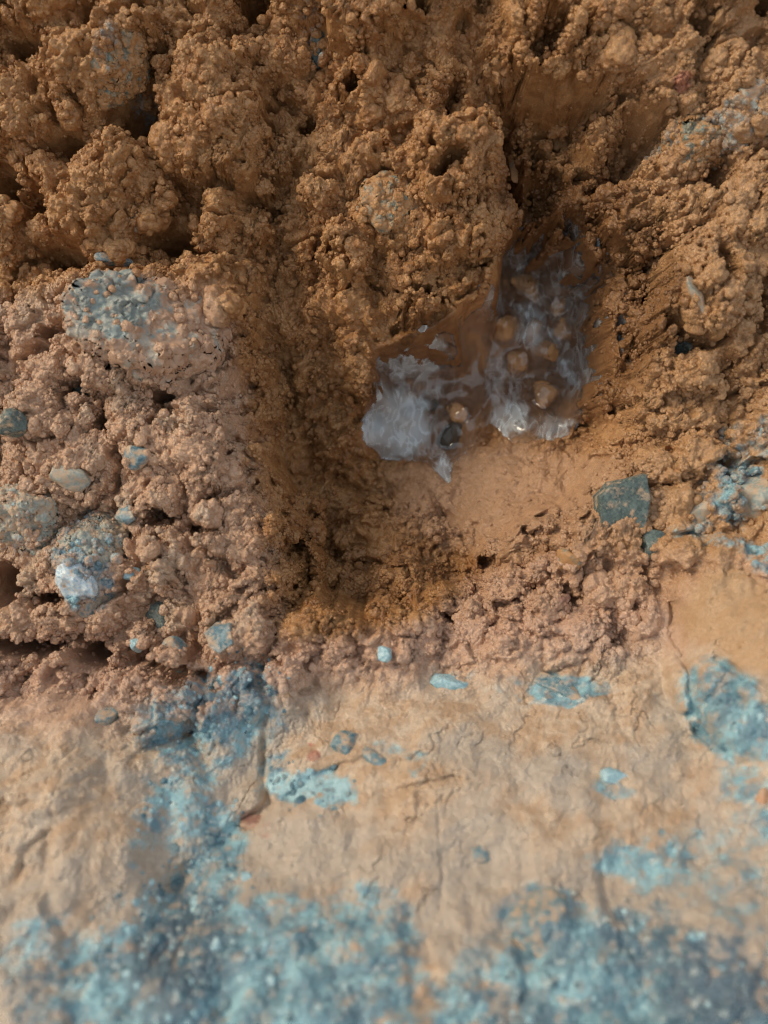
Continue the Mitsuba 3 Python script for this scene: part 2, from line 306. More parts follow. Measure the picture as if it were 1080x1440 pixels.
groove([(840, 1200), (850, 1260), (870, 1300)], .8, 1.0, 10)
groove([(0, 935), (60, 930), (120, 938), (180, 945), (260, 948)], 1.1, 2.2, 11)

def billow(p, scale, octaves, seed):
    """Rounded swellings with sharp creases, at several sizes."""
    p = p + (np.stack([fbm(p, scale * .8, 2, seed + 60 + k) for k in range(3)], -1) - .5) * scale * .5
    return sum(.52 ** o * (np.abs(fbm(p, scale / 2 ** o, 1, seed + o) - .5) * 2 - .45) for o in range(octaves))
n = smooth_normals(pts, 5)
damp = .35 + .65 * smoothstep(.12, .5, n[:, 2])
crumbly = crumbly * damp
pts = pts + n * (billow(pts, 2.6, 3, 71) * 1.35 * np.clip(crumbly * (.35 + .95 * smoothstep(.36, .62, fbm(pts, 9, 3, 72))), .14, 1.2) * edge)[:, None]
pts = lumps(pts, 1.1, .62, 4, 103, 1.0, .5, np.maximum(.06, crumbly) * (.12 + 1.1 * smoothstep(.40, .62, fbm(pts, 10, 3, 53))))
pts = lumps(pts, .5, .85, 3, 104, 1.2, .4, np.clip(np.maximum(.22, crumbly), 0, 1) * (.18 + 1.0 * smoothstep(.38, .64, fbm(pts, 7, 3, 54))))
led = np.clip(1 - crumbly * 1.2, 0, 1) * edge
ck = np.abs(fbm(uv0 @ np.array([[1, 0, 0], [0, 1.5, 0]]) + 200, 9, 4, 91) - .5)
flake = fbm(pts, 5, 4, 92)
pts[:, 2] += led * ((smoothstep(.50, .515, flake) + smoothstep(.58, .592, flake) - .8) * .35 - .9 * smoothstep(.014, 0, ck) * smoothstep(.48, .6, fbm(pts, 16, 2, 93)))
n = smooth_normals(pts, 2)
pts = pts + n * (billow(pts, .9, 1, 75) * .5 * np.clip(crumbly, .5, 1) * edge)[:, None]
relax(.45)
nrm = normals(pts)
mm = pts

# ------------------------------------------------------------------ materials (procedural, real-world base colours)
def mats():
    o = [float(x) for x in BASE]
    def local(p):
        x, y, z = (p[k] - o[k] for k in range(3))
        return x * 1e3, (y * float(V[1]) + z * float(V[2])) * 1e3, (y * float(W[1]) + z * float(W[2])) * 1e3
    S = mikit.smoothstep
    def blots(u, v, wu, wv, blobs):
        out = mi.Float(0)
        for (px, py, rx, ry, s) in blobs:
            c = surf_uv(px, py)
            k = (D - c[2]) / D / 5
            d = dr.sqrt(dr.square((u - float(c[0]) + wu) / (rx * k)) + dr.square((v - float(c[1]) + wv) / (ry * k)))
            out = dr.maximum(out, s * S(1.35, .45, d))
        return out
    BLUE = [(330, 1380, 330, 110, 1), (900, 1400, 280, 110, 1), (300, 1010, 130, 75, .75), (255, 1120, 70, 75, .75), (300, 1190, 55, 55, .9), (430, 1105, 90, 32, 1.0), (360, 960, 60, 40, .8),
            (790, 962, 70, 22, .95), (690, 960, 100, 25, .5), (560, 1062, 70, 18, .6), (770, 1290, 90, 60, .85), (905, 1215, 90, 36, .85), (1020, 1000, 60, 80, .9), (1060, 1130, 60, 80, .7),
            (40, 740, 80, 60, .55), (130, 790, 60, 90, .75), (60, 1320, 70, 60, .7), (860, 1095, 40, 14, .7), (520, 1330, 90, 90, .8), (700, 1400, 130, 70, .8), (190, 1200, 30, 26, .6),
            (1000, 1230, 110, 60, .6), (170, 90, 40, 60, .55), (980, 200, 80, 40, .6), (1040, 690, 60, 60, .8), (980, 750, 60, 30, .6), (1060, 620, 40, 50, .6), (1060, 780, 40, 40, .7), (1000, 660, 30, 30, .5), (970, 425, 30, 40, .4), (440, 55, 24, 40, .5), (540, 285, 40, 26, .35)]
    DARK = [(260, 1330, 80, 60, 1), (990, 1350, 120, 70, 1), (880, 1310, 60, 40, .8), (740, 1280, 60, 50, .7), (340, 960, 60, 40, .6), (720, 1420, 60, 30, .7), (60, 1400, 60, 40, .6), (500, 1400, 60, 30, .5)]
    RED = [(355, 1160, 30, 12, .6), (790, 845, 26, 12, .6), (930, 145, 20, 14, .8), (720, 1212, 26, 16, .5), (850, 1225, 26, 20, .5), (500, 880, 70, 20, .35), (690, 850, 160, 40, .4), (440, 1055, 16, 6, .8)]
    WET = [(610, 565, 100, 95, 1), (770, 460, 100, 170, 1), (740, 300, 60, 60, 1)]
    crest = np.array([surf_uv(x, y)[:2] for x, y in ((405, 890), (480, 892), (560, 870), (640, 830), (690, 800), (780, 775), (860, 770), (930, 775), (1080, 790))])
    rim = np.array([surf_uv(x, y)[:2] for x, y in ((322, 440), (336, 500), (348, 560), (356, 640), (377, 720), (388, 800), (396, 860), (425, 910))])
    def tiny(p, n_, uv):
        u, v, w = local(p)
        a_, b_, c_ = u * .8 + v * .5 - w * .33, v * .8 - u * .5 + w * .33, w * .88 + u * .33 - v * .33
        n1 = mikit.noise(a_ * 2.2, b_ * 2.2, c_ * 2.2)
        return 2.2e-4 * dr.abs(n1 - .5) * 2 + 1.4e-4 * mikit.noise(a_ * 4.7, b_ * 4.7, c_ * 4.7)
    def soil(p, n_, uv):
        u, v, w = local(p)
        U0, V0 = u, v
        wu = (mikit.fbm(u * .12, v * .12, w * .12, 3) - .5) * 16
        wv = (mikit.fbm(u * .12 + 40, v * .12, w * .12, 3) - .5) * 16
        def fb(k, o_=0, n_o=3):
            return mikit.fbm((u * .8 + v * .5 - w * .33) * k + o_, (v * .8 - u * .5 + w * .33) * k + o_ * .7, (w * .88 + u * .33 - v * .33) * k, n_o)
        f1 = fb(.35)
        f2 = fb(1.1, 0, 4)
        # orange wet wall -> pinkish dry left lobe -> tan smeared ledge
        col = mikit.mix((.325, .157, .060), (.445, .245, .105), S(.3, .7, f1))
        rimu = mi.Float(float(rim[0, 0]))
        for (a0, b0), (a1, b1) in zip(rim[:-1].tolist(), rim[1:].tolist()):
            rimu = dr.select(v < b0, a0 + (a1 - a0) * dr.clip((v - b0) / (b1 - b0), 0, 1), rimu)
        dry = S(3, -4, u - rimu + wu * .5 + (f2 - .5) * 5) * S(64, 50, v + wv * .6)
        col = mikit.mix(col, mikit.mix((.43, .265, .165), (.55, .36, .24), f1), dry)
        col = mikit.mix(col, (.47, .37, .27), S(.5, .72, fb(.15, 70, 4)) * dry * .6)
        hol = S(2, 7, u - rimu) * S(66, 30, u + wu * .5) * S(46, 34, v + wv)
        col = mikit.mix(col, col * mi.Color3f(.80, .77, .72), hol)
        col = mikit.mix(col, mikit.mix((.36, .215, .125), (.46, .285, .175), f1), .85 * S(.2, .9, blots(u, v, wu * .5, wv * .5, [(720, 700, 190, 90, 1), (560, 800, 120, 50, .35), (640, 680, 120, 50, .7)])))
        lv = mi.Float(float(lip[0, 1]))
        for (a0, b0), (a1, b1) in zip(lip[1:-1].tolist(), lip[2:].tolist()):
            lv = dr.select(u > a0, b0 + (b1 - b0) * dr.clip((u - a0) / (a1 - a0), 0, 1), lv)
        lo = v - lv + wv * .35
        cv = mi.Float(float(crest[0, 1]))
        for (a0, b0), (a1, b1) in zip(crest[:-1].tolist(), crest[1:].tolist()):
            cv = dr.select(u > a0, b0 + (b1 - b0) * dr.clip((u - a0) / (a1 - a0), 0, 1), cv)
        col = mikit.mix(col, mikit.mix((.43, .265, .17), (.53, .345, .235), f1), S(2.5, -2.5, v - cv + wu * .3 + (f2 - .5) * 5) * .9)
        right = S(40, 85, u + wu)
        col = mikit.mix(col, (.45, .28, .15), right * .6)
        ledge = S(5, -10, lo + (f2 - .5) * 9)
        col = mikit.mix(col, mikit.mix((.45, .315, .205), (.535, .42, .305), S(.35, .65, f1)), ledge)
        col = mikit.mix(col, (.42, .37, .31), S(.45, .7, fb(.07, 3, 4) + S(-40, -90, v) * .15) * ledge * .8)
        col = mikit.mix(col, (.52, .33, .235), S(6, 0, lo) * S(-14, -5, lo) * .6)
        col = mikit.mix(col, mikit.mix((.43, .265, .14), (.47, .32, .19), f1), S(.35, .9, blots(u, v, wu * .4, wv * .4, [(1040, 870, 80, 80, 1), (620, 1100, 110, 30, .5), (700, 1190, 120, 40, .4)])))
        blue = blots(u, v, wu * .5, wv * .5, BLUE)
        f3 = fb(.40, 9, 5)
        m = .92 * S(.33, .70, blue * (.1 + 1.1 * f3) + (f2 - .5) * .22 + .12 * blue)
        f4 = fb(.25, 50, 5)
        bcol = mikit.mix((.065, .21, .30), (.25, .52, .61), S(.35, .65, f4 * .7 + f2 * .3))
        dark = blots(u, v, wu * .5, wv * .5, DARK)
        bcol = mikit.mix(bcol, (.025, .095, .16), S(.34, .58, dark * .35 + .75 * fb(.33, 20, 5)) * (.30 + .62 * dark))
        bcol = mikit.mix(bcol, (.58, .68, .66), S(.64, .76, fb(.55, 30, 4)) * .7)
        bcol = mikit.mix(bcol, (.42, .36, .28), S(.58, .72, fb(.3, 80, 4)) * .55)
        bcol = mikit.mix(bcol, mikit.mix((.16, .42, .52), (.50, .74, .80), f2), S(.4, .8, blots(u, v, wu * .4, wv * .4, [(430, 1106, 75, 24, 1), (300, 905, 40, 30, .6), (215, 1250, 50, 40, .6)])))
        col = mikit.mix(col, bcol, m * .92)
        red = blots(u, v, wu * .4, wv * .4, RED)
        col = mikit.mix(col, (.36, .13, .09), S(.45, .8, red * (.4 + f1) + (f2 - .5) * .3) * .75)
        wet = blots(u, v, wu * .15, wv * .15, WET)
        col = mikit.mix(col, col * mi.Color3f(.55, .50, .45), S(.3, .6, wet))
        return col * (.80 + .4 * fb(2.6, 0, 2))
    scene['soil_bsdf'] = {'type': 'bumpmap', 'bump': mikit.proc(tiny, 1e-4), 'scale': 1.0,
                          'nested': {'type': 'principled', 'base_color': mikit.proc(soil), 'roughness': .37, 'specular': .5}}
    def tone(a, b, coat, k, dust):
        def f(p, n_, uv):
            u, v, w = local(p)
            g = mikit.fbm(u * .55 + k, v * .55, w * .55, 4)
            h = mikit.fbm(u * 2.2 + k, v * 2.2, w * 2.2, 2)
            c = mikit.mix(a, b, S(.2, .8, .6 * h + .4 * mikit.fbm(u * .9, v * .9 + k, w * .9, 3)))
            return mikit.mix(c, coat, S(1 - dust - .2, 1 - dust + .2, g + .35 * (h - .5)))
        return f
    tan, orange = (.46, .335, .225), (.40, .215, .09)
    for name, a, b, coat, k, dust, r in (('slate', (.045, .07, .07), (.13, .18, .17), tan, 1, .33, .5), ('blue_stone', (.05, .13, .17), (.22, .32, .35), tan, 2, .46, .45),
                                         ('grey_stone', (.22, .26, .24), (.38, .42, .38), tan, 3, .50, .6), ('green_stone', (.09, .13, .11), (.24, .30, .26), orange, 4, .60, .55),
                                         ('white_stone', (.25, .42, .54), (.72, .78, .78), tan, 5, .36, .3), ('red_stone', (.20, .10, .08), (.34, .19, .14), tan, 6, .38, .6),
                                         ('orange_stone', (.42, .22, .12), (.55, .33, .20), tan, 7, .3, .6), ('coated_stone', (.28, .31, .28), (.42, .42, .36), (.42, .27, .17), 8, .56, .6),
                                         ('dark_grit', (.03, .09, .13), (.12, .22, .27), (.25, .33, .34), 11, .25, .5), ('grey_grit', (.12, .20, .23), (.28, .38, .40), (.24, .31, .32), 12, .3, .5),
                                         ('bright_blue', (.16, .33, .40), (.45, .62, .66), (.20, .36, .44), 9, .2, .4)):
        scene[name + '_bsdf'] = {'type': 'principled', 'base_color': mikit.proc(tone(a, b, coat, k, dust)), 'roughness': r, 'specular': .5}
    pc = L(172, 432, surf_uv(172, 432)[2] + 5)
    def fbm3(u, v, w):
        return mikit.fbm((u * .8 + v * .5 - w * .33) * .35, (v * .8 - u * .5 + w * .33) * .35, (w * .88 + u * .33 - v * .33) * .35, 3)
    def rock(p, n_, uv):
        u, v, w = local(p)
        h, g = mikit.fbm(u * .8, v * .8, w * .8, 4), mikit.fbm(u * .25, v * .25, w * .25, 4)
        c = mikit.mix((.36, .22, .14), (.48, .31, .205), fbm3(u, v, w))
        c = mikit.mix(c, mikit.mix((.26, .27, .23), (.46, .46, .40), h), S(.5, .66, mikit.fbm(u * .3 + 5, v * .3, w * .3, 4)) * .75)
        d = dr.sqrt(dr.square((u - float(pc[0])) / 11.0) + dr.square((v - float(pc[1])) / 9.5))
        return mikit.mix(c, mikit.mix((.13, .21, .22), (.29, .36, .35), h), .8 * S(1.25, .6, d + (g - .5) * 2.2 + (h - .5) * 1.6))
    scene['rock_bsdf'] = {'type': 'principled', 'base_color': mikit.proc(rock), 'roughness': .5, 'specular': .5}
    def grain(p, n_, uv):
        u, v, w = local(p)
        return mikit.mix((.32, .165, .06), (.52, .285, .12), mikit.fbm(u * .6, v * .6, w * .6, 3))
    scene['wet_grain_bsdf'] = {'type': 'principled', 'base_color': mikit.proc(grain), 'roughness': .6, 'specular': .6}
    scene['black_stone_bsdf'] = {'type': 'principled', 'base_color': {'type': 'rgb', 'value': (.04, .037, .03)}, 'roughness': .5, 'specular': .6}
    MILK = [(580, 500, 52, 32, 1.0), (555, 600, 66, 52, 1.0), (600, 545, 45, 30, .5), (625, 662, 20, 24, 1.0), (745, 350, 45, 40, .5), (745, 455, 26, 40, .7), (770, 485, 34, 26, .6), (715, 590, 46, 34, .65),
            (780, 605, 45, 24, .55), (825, 500, 34, 80, .55), (695, 400, 50, 36, .6), (800, 390, 44, 80, .5), (700, 540, 40, 50, .45), (860, 510, 16, 30, .5)]
    BARE = [(662, 505, 26, 58, .85), (676, 590, 15, 36, .8), (710, 460, 27, 24, 1), (725, 507, 22, 20, .9), (768, 497, 20, 18, .7), (785, 432, 18, 20, .8), (645, 582, 20, 18, 1), (634, 612, 20, 20, 1), (765, 560, 20, 18, .6), (788, 466, 16, 16, .8)]
    def milk(p, n_, uv):
        u, v, w = local(p)
        wu = (mikit.fbm(u * .20, v * .09, w * .09, 2) - .5) * 9
        wv = (mikit.fbm(u * .13 + 40, v * .13, w * .13, 2) - .5) * 7
        b = blots(u, v, wu, wv, MILK)
        st = mikit.fbm(u * .30 + wv * .10, v * .13 + wu * .05, w * .13, 2)
        wisp = S(.075, .0, dr.abs(mikit.fbm(u * .30 + wv * .25 + 7, v * .10 + wu * .10, w * .1, 3) - .5)) + .7 * S(.05, .0, dr.abs(mikit.fbm(u * .5 + wv * .3 + 27, v * .2 + 3, w * .2, 2) - .5))
        m = S(.28, 1.0, b * (.50 + .70 * st)) * .66 + wisp * S(.1, .8, b) * .50 + .03
        return dr.clip(m * (1 - .8 * blots(u, v, wu * .1, wv * .1, BARE)), 0, .92)
    scene['slime_bsdf'] = {'type': 'blendbsdf', 'weight': mikit.proc(milk),
                           'a_clear': {'type': 'thindielectric', 'int_ior': 1.5},
                           'b_milk': {'type': 'principledthin', 'base_color': {'type': 'rgb', 'value': (.82, .94, 1.0)}, 'roughness': .12, 'diff_trans': .6, 'eta': 1.4}}
mats()

# ------------------------------------------------------------------ the bank: wall and ledge, one surface cut along the lip of the hollow
def ply_normals(v, f, n_, bsdf):
    used = np.unique(f)
    back = np.full(len(v), -1)
    back[used] = np.arange(len(used))
    nw = n_[used] @ np.stack([X, V, W])
    return {'type': 'ply', 'filename': meshkit.write_ply((world(v[used]), back[f]), False, normals=nw), 'face_normals': False, 'bsdf': {'type': 'ref', 'id': bsdf}}
fc = uv0[faces].mean(1)
low = fc[:, 1] < np.interp(fc[:, 0], lip[:, 0], lip[:, 1])
scene['soil_bank'] = ply_normals(mm, faces[~low], nrm, 'soil_bsdf')
scene['ground'] = ply_normals(mm, faces[low], nrm, 'soil_bsdf')
labels['soil_bank'] = {'kind': 'structure', 'label': 'crumbly orange soil bank with a dug hollow holding clear slime'}
labels['ground'] = {'kind': 'structure', 'label': 'smeared tan soil ledge in front of the hollow with blue grey patches'}

# ------------------------------------------------------------------ placing things on the finished surface
pix = np.stack([540 + 5 * D * mm[:, 0] / (D - mm[:, 2]), 720 - 5 * D * mm[:, 1] / (D - mm[:, 2])], -1)
tree_px, tree_xyz = cKDTree(pix), cKDTree(mm)
nsm = smooth_normals(mm, 8)
def on(px, py, r=5.0):
    """(point, outward normal) of the bank under a sight line."""
    i = tree_px.query_ball_point([px, py], r)
    if not i:
        i = [tree_px.query([px, py])[1]]
    i = np.array(i)
    i = i[mm[i, 2] > mm[i, 2].max() - 4]
    return mm[i].mean(0), nsm[i].mean(0) / np.linalg.norm(nsm[i].mean(0))

def lumpy_ball(seed, level, rough=.30, sub=((.45, .42), (.2, .26))):
    """A crumb aggregate of unit radius: an uneven ball covered with smaller balls."""
    rg = np.random.default_rng(seed)
    m = trimesh.creation.icosphere(level)
    v = np.array(m.vertices)
    v = v * (1 + (meshkit.fbm(v * 1.3 + seed * 7.1, 3, seed)[:, None] - .5) * 2.2 * rough)
    v *= rg.uniform(.75, 1.15, 3)
    for r, a_ in sub:
        d0 = v / np.linalg.norm(v, axis=1, keepdims=True)
        c = v[rg.integers(0, len(v), int(5.5 / r ** 2))]
        rad = r * np.exp(rg.normal(0, .35, len(c)))
        d, i = cKDTree(c).query(v, k=min(4, len(c)))
        v = v + d0 * (np.sqrt(np.maximum(0, rad[i] ** 2 - d ** 2)).max(1) * a_ * 1.6 - .5 * r * a_)[:, None]
    return v, np.array(m.faces)

def stone_mesh(seed, size, facets=16, level=3, rough=.06, bevel=.10):
    """A broken stone: the hull of a few points, its edges worn, its faces slightly pitted. size in mm (half axes)."""
    rg = np.random.default_rng(seed)
    q = rg.normal(0, 1, (facets, 3))
    q /= np.linalg.norm(q, axis=1, keepdims=True)
    d = trimesh.creation.icosphere(level + 1)
    dirs = np.array(d.vertices)
    off = rg.uniform(.72, 1.0, facets)
    dots = np.maximum(dirs @ q.T, 1e-3)
    r = off / dots
    k = 1 / bevel
    rad = -np.log(np.exp(-k * np.minimum(r, 3)).sum(1)) / k
    rad = np.minimum(rad, 1.25)
    v = dirs * rad[:, None]
    v = v * (1 + (meshkit.fbm(v * 3 + seed, 4, seed)[:, None] - .5) * 2 * rough)
    return v * np.asarray(size), np.array(d.faces)

def frame(nv, spin):
    t = np.cross(nv, [.13, .97, .2])
    t /= np.linalg.norm(t)
    b = np.cross(nv, t)
    t, b = t * math.cos(spin) + b * math.sin(spin), b * math.cos(spin) - t * math.sin(spin)
    return np.stack([t, b, nv], 1)

def numbered(name, parent=None):
    key = (parent + '__' if parent else '') + name
    k = 1
    base = key
    while key in scene:
        key = f'{base}_{k:03d}'
        k += 1
    return key

collars, caked = [], []
def stone(name, label, category, bsdf, px, py, size, spin=0.0, seed=1, sink=.35, group=None, facets=16, rough=.06, level=3, tilt=None, bevel=.055):
    c, nv = on(px, py)
    if tilt is not None:
        nv = np.asarray(tilt, float) / np.linalg.norm(tilt)
    v, f = stone_mesh(seed, size, facets, level, rough, bevel)
    if level > 3:                                      # big rocks carry caked soil: lumps and crumbs on the broken faces
        v, f = trimesh.remesh.subdivide(v, f)
        nv_ = trimesh.Trimesh(v, f, process=False).vertex_normals
        cake = np.clip((fbm(v, 5, 3, seed) - .30) * 5, 0, 1)
        rg = np.random.default_rng(seed)
        for r_, a_ in ((2.4, .35), (1.1, .32), (.5, .7)):
            cc = v[rg.integers(0, len(v), int(4 * 3.14 * size[0] * size[1] / r_ ** 2 / 2.5))]
            rr = r_ * np.exp(rg.normal(0, .4, len(cc)))
            d_, i_ = cKDTree(cc).query(v + (fbm(v, r_, 2, seed)[:, None] - .5) * r_, k=4)
            v = v + nv_ * (np.sqrt(np.maximum(0, rr[i_] ** 2 - d_ ** 2)).max(1) * a_ * cake)[:, None]
    R = np.stack([[math.cos(spin), math.sin(spin), 0], [-math.sin(spin), math.cos(spin), 0], [0, 0, 1]], 1)
    # u-v spin first, then lean the stone's own axis onto the local slope
    z = np.array([0, 0, 1.0])
    ax = np.cross(z, nv)
    M = trimesh.geometry.align_vectors(z, nv)[:3, :3]
    v = v @ (M @ R).T + c - nv * size[2] * sink
    key = numbered(name)
    scene[key] = mikit.ply((world(v), f), bsdf, smooth=35)
    collars.append((c, max(size[:2]), min(size[:2])))
    if level > 3:
        caked.append((v, np.array(trimesh.Trimesh(v, f, process=False).vertex_normals)))
    labels[key] = {'label': label, 'category': category}
    if group:
        labels[key]['group'] = group
    return key

def chip(name, label, category, bsdf, poly, rise, seed, lean=(0, 0)):
    """A flat broken chip with the given outline, its top worn and pitted."""
    p = np.array(poly, float)
    c, nv = on(*p.mean(0))
    c = c + [0, 0, .8]
    q = np.array([L(x, y, c[2]) for x, y in p])
    q[:, 2] += (q[:, :2] - c[:2]) @ lean
    mid = q.mean(0)
    top = mid + (q - mid) * .93 + [0, 0, rise]
    low = mid + (q - mid) * 1.06 - [0, 0, 4]
    m = trimesh.convex.convex_hull(np.concatenate([top, low, q + [0, 0, rise * .65]]))
    v, f = trimesh.remesh.subdivide_to_size(m.vertices, m.faces, .55)
    m = trimesh.Trimesh(v, f)
    n_ = m.vertex_normals
    v = m.vertices + n_ * ((fbm(m.vertices, 3.5, 4, seed) - .5) * .6 + (fbm(m.vertices, 1.0, 2, seed) - .5) * .3)[:, None]
    key = numbered(name)
    scene[key] = mikit.ply((world(v), m.faces), bsdf, smooth=30)
    labels[key] = {'label': label, 'category': category}
    r = np.ptp(q[:, :2], axis=0) / 2
    collars.append((c, r.max(), r.min()))

# ------------------------------------------------------------------ stones and chips in the bank
stone('rock', 'large soil coated rock with a bare pale blue patch, left of the hollow', 'rock', 'rock_bsdf', 208, 452, (23, 13.5, 7.5), -.38, 3, .45, rough=.22, level=4, facets=18, bevel=.10)
chip('slate_chip', 'flat dark slate chip right of the hollow below the slime', 'stone', 'slate_bsdf', [(841, 698), (858, 680), (906, 668), (913, 700), (908, 738), (900, 750), (866, 754), (845, 738)], 1.6, 12, (0, .15))
stone('slate_chip', 'small dark chip touching the lower right corner of the slate chip', 'stone', 'slate_bsdf', 916, 762, (2.8, 3.4, 2), .2, 14, .2, facets=9)
chip('blue_chip', 'square blue chip on the left rim beneath the hollow corner', 'stone', 'blue_stone_bsdf', [(288, 890), (300, 879), (325, 876), (331, 903), (312, 917), (297, 910)], 2.2, 15, (.1, -.2))
stone('pale_pebble', 'glossy white and blue pebble in the lower left wall', 'pebble', 'white_stone_bsdf', 112, 822, (5.6, 3.8, 3.6), -.8, 16, .35, facets=11, rough=.22)
stone('blue_pebble', 'dark blue pebble right under the glossy white pebble', 'pebble', 'blue_stone_bsdf', 132, 850, (4.2, 3.6, 3.5), .2, 17, -.1, facets=10)
stone('grey_stone', 'pale grey green stone above the big pale rock on the left', 'stone', 'grey_stone_bsdf', 98, 674, (5.8, 4.4, 3.2), -.2, 18, .5, facets=14, rough=.1)
stone('pale_rock', 'broad pale grey rock cut by the left edge of the view', 'rock', 'grey_stone_bsdf', 36, 738, (11, 8.5, 6), .1, 19, .2, facets=18, rough=.14, level=4)
stone('grey_rock', 'lumpy grey rock between the pale rock and the glossy pebble', 'rock', 'grey_stone_bsdf', 118, 762, (7.5, 9, 5), .2, 20, .45, facets=18, rough=.2, level=4)
stone('blue_chip', 'small blue grey chip right of the lumpy grey rock', 'stone', 'blue_stone_bsdf', 177, 726, (3.6, 2.6, 2.2), -.1, 21, .1, facets=9)
stone('blue_chip', 'blue chip tucked under clods above the small blue grey chip', 'stone', 'blue_stone_bsdf', 190, 642, (3.4, 2.6, 2.2), .4, 22, .1, facets=9)
stone('grey_clod', 'rounded dark grey lump left of the square blue chip', 'stone', 'slate_bsdf', 226, 868, (4.6, 3.8, 3.2), .1, 23, .2, facets=20, rough=.2, bevel=.2)
stone('blue_chip', 'little blue chip below the square blue chip', 'stone', 'blue_stone_bsdf', 247, 910, (2.4, 2.8, 2), .1, 24, .1, facets=9)
stone('pale_chip', 'pale blue pebble left of the little blue chip', 'pebble', 'bright_blue_bsdf', 194, 905, (2.3, 2, 1.8), .1, 25, .1, facets=14)
stone('blue_chip', 'small turquoise chip right of the glossy white pebble', 'stone', 'bright_blue_bsdf', 186, 806, (2.1, 1.7, 1.6), .5, 26, .0, facets=9)
stone('dark_stone', 'dark green stone in a hole below the coated rock', 'stone', 'slate_bsdf', 113, 548, (4.0, 3.4, 2.8), .5, 27, -.6, facets=10)
stone('dark_stone', 'dark grey stone at the left edge above the pale rocks', 'stone', 'slate_bsdf', 14, 598, (4, 3.4, 3), .1, 28, .0, facets=10)
stone('green_rock', 'dark green rock face under the soil at the upper left corner', 'rock', 'green_stone_bsdf', 172, 92, (6.5, 9.5, 5), .15, 29, .4, facets=14, rough=.12, level=4)
stone('green_sliver', 'long dark green sliver in the shade beside the top edge', 'stone', 'slate_bsdf', 446, 62, (2.0, 5.4, 2.0), .35, 30, .45, facets=9)
stone('blue_chip', 'tiny blue grey chip right of the long green sliver', 'stone', 'green_stone_bsdf', 491, 44, (1.8, 1.6, 1.4), .2, 31, .1, facets=9)
stone('grey_chip', 'blue grey chip jutting from the clods above the coated rock', 'stone', 'blue_stone_bsdf', 206, 314, (3.8, 3.2, 2.4), -.4, 32, .3, facets=9)
stone('blue_chip', 'thin blue chip under the clods right above the coated rock', 'stone', 'blue_stone_bsdf', 160, 366, (4.2, 1.8, 1.8), .1, 33, .0, facets=9)
stone('dark_rock', 'dark rock half buried in the upper right wall', 'rock', 'green_stone_bsdf', 985, 196, (8, 6.5, 5), -.3, 34, .35, facets=14, rough=.14, level=4)
stone('grey_rock', 'grey brown rock in the right edge beside the dark rock', 'rock', 'coated_stone_bsdf', 1045, 168, (8.5, 5.5, 4), .3, 35, .35, facets=14, rough=.14, level=4)
stone('blue_chip', 'small blue chip left of the half buried dark rock', 'stone', 'blue_stone_bsdf', 957, 177, (2.0, 2.6, 1.8), .1, 36, .0, facets=9)
stone('grey_sliver', 'upright pale grey sliver beside the pinkish clod on the right', 'stone', 'grey_stone_bsdf', 981, 425, (1.2, 5.4, 2.0), .0, 37, .4, facets=9)
stone('dark_stone', 'dark blue stone at the foot of the upright grey sliver', 'stone', 'slate_bsdf', 958, 486, (4, 2.4, 2.2), .0, 38, -.1, facets=9)
stone('grey_chip', 'green grey chip in the overhang by the top of the slime cleft', 'stone', 'green_stone_bsdf', 722, 240, (2.2, 3.6, 2), .1, 39, .2, facets=9)
stone('green_stone', 'green grey stone showing through the wet clods above the overhang', 'stone', 'green_stone_bsdf', 545, 280, (8.5, 6, 4), .3, 40, .45, facets=14, rough=.14, level=4)
stone('grey_stone', 'grey stone at the right edge above the smooth orange slab', 'stone', 'grey_stone_bsdf', 1062, 700, (6.5, 6, 4), .1, 41, .4, facets=14, rough=.12)
stone('grey_chip', 'grey chip left of the right edge stone', 'stone', 'grey_stone_bsdf', 990, 718, (4, 2.8, 2), .4, 42, .25, facets=9)
stone('dark_chip', 'dark chip in the crumbs under the slate chips', 'stone', 'green_stone_bsdf', 796, 788, (3, 2.8, 2.4), .4, 43, .2, facets=9)
stone('dark_pebble', 'dark blue pebble alone on the left part of the ledge', 'pebble', 'blue_stone_bsdf', 150, 1010, (3.8, 2.7, 2.6), .1, 44, .1, facets=14)
stone('dark_chip', 'dark blue broken chip at the right end of the bright blue grit', 'stone', 'blue_stone_bsdf', 482, 1046, (4.4, 2.6, 2), .6, 45, .1, facets=8)
stone('blue_chip', 'flat blue chip on the ledge right of the dark broken chip', 'stone', 'blue_stone_bsdf', 524, 1066, (4, 1.8, 1.2), .0, 46, .1, facets=8)
stone('blue_sliver', 'blue sliver standing in a crack below the hollow', 'stone', 'bright_blue_bsdf', 628, 958, (4.4, 2.0, 2), .6, 47, .3, facets=8)
stone('blue_flake', 'wide flat blue flake under a crack on the right ledge', 'stone', 'blue_stone_bsdf', 785, 966, (7.5, 2.2, 1.2), .12, 48, .3, facets=10)
stone('blue_chip', 'turquoise speck in the lip of the hollow', 'stone', 'bright_blue_bsdf', 540, 920, (1.8, 1.7, 1.4), .1, 49, .1, facets=8)
stone('blue_chip', 'pale blue chip leaning out of the smooth right ledge', 'stone', 'bright_blue_bsdf', 860, 1092, (3.2, 1.8, 1.4), .6, 50, .2, facets=8)
stone('blue_chip', 'small teal chip in the middle of the smooth ledge', 'stone', 'blue_stone_bsdf', 672, 1200, (2.4, 1.8, 1.0), .1, 51, .55, facets=8)
stone('red_stone', 'dull red stone beside the bright blue grit', 'stone', 'red_stone_bsdf', 356, 1160, (4.2, 2.0, 1.8), .45, 52, .2, facets=10)
stone('red_stone', 'red brown stone in the crumbs on the right rim', 'stone', 'red_stone_bsdf', 790, 846, (3.0, 1.6, 1.6), .2, 53, .3, facets=10)
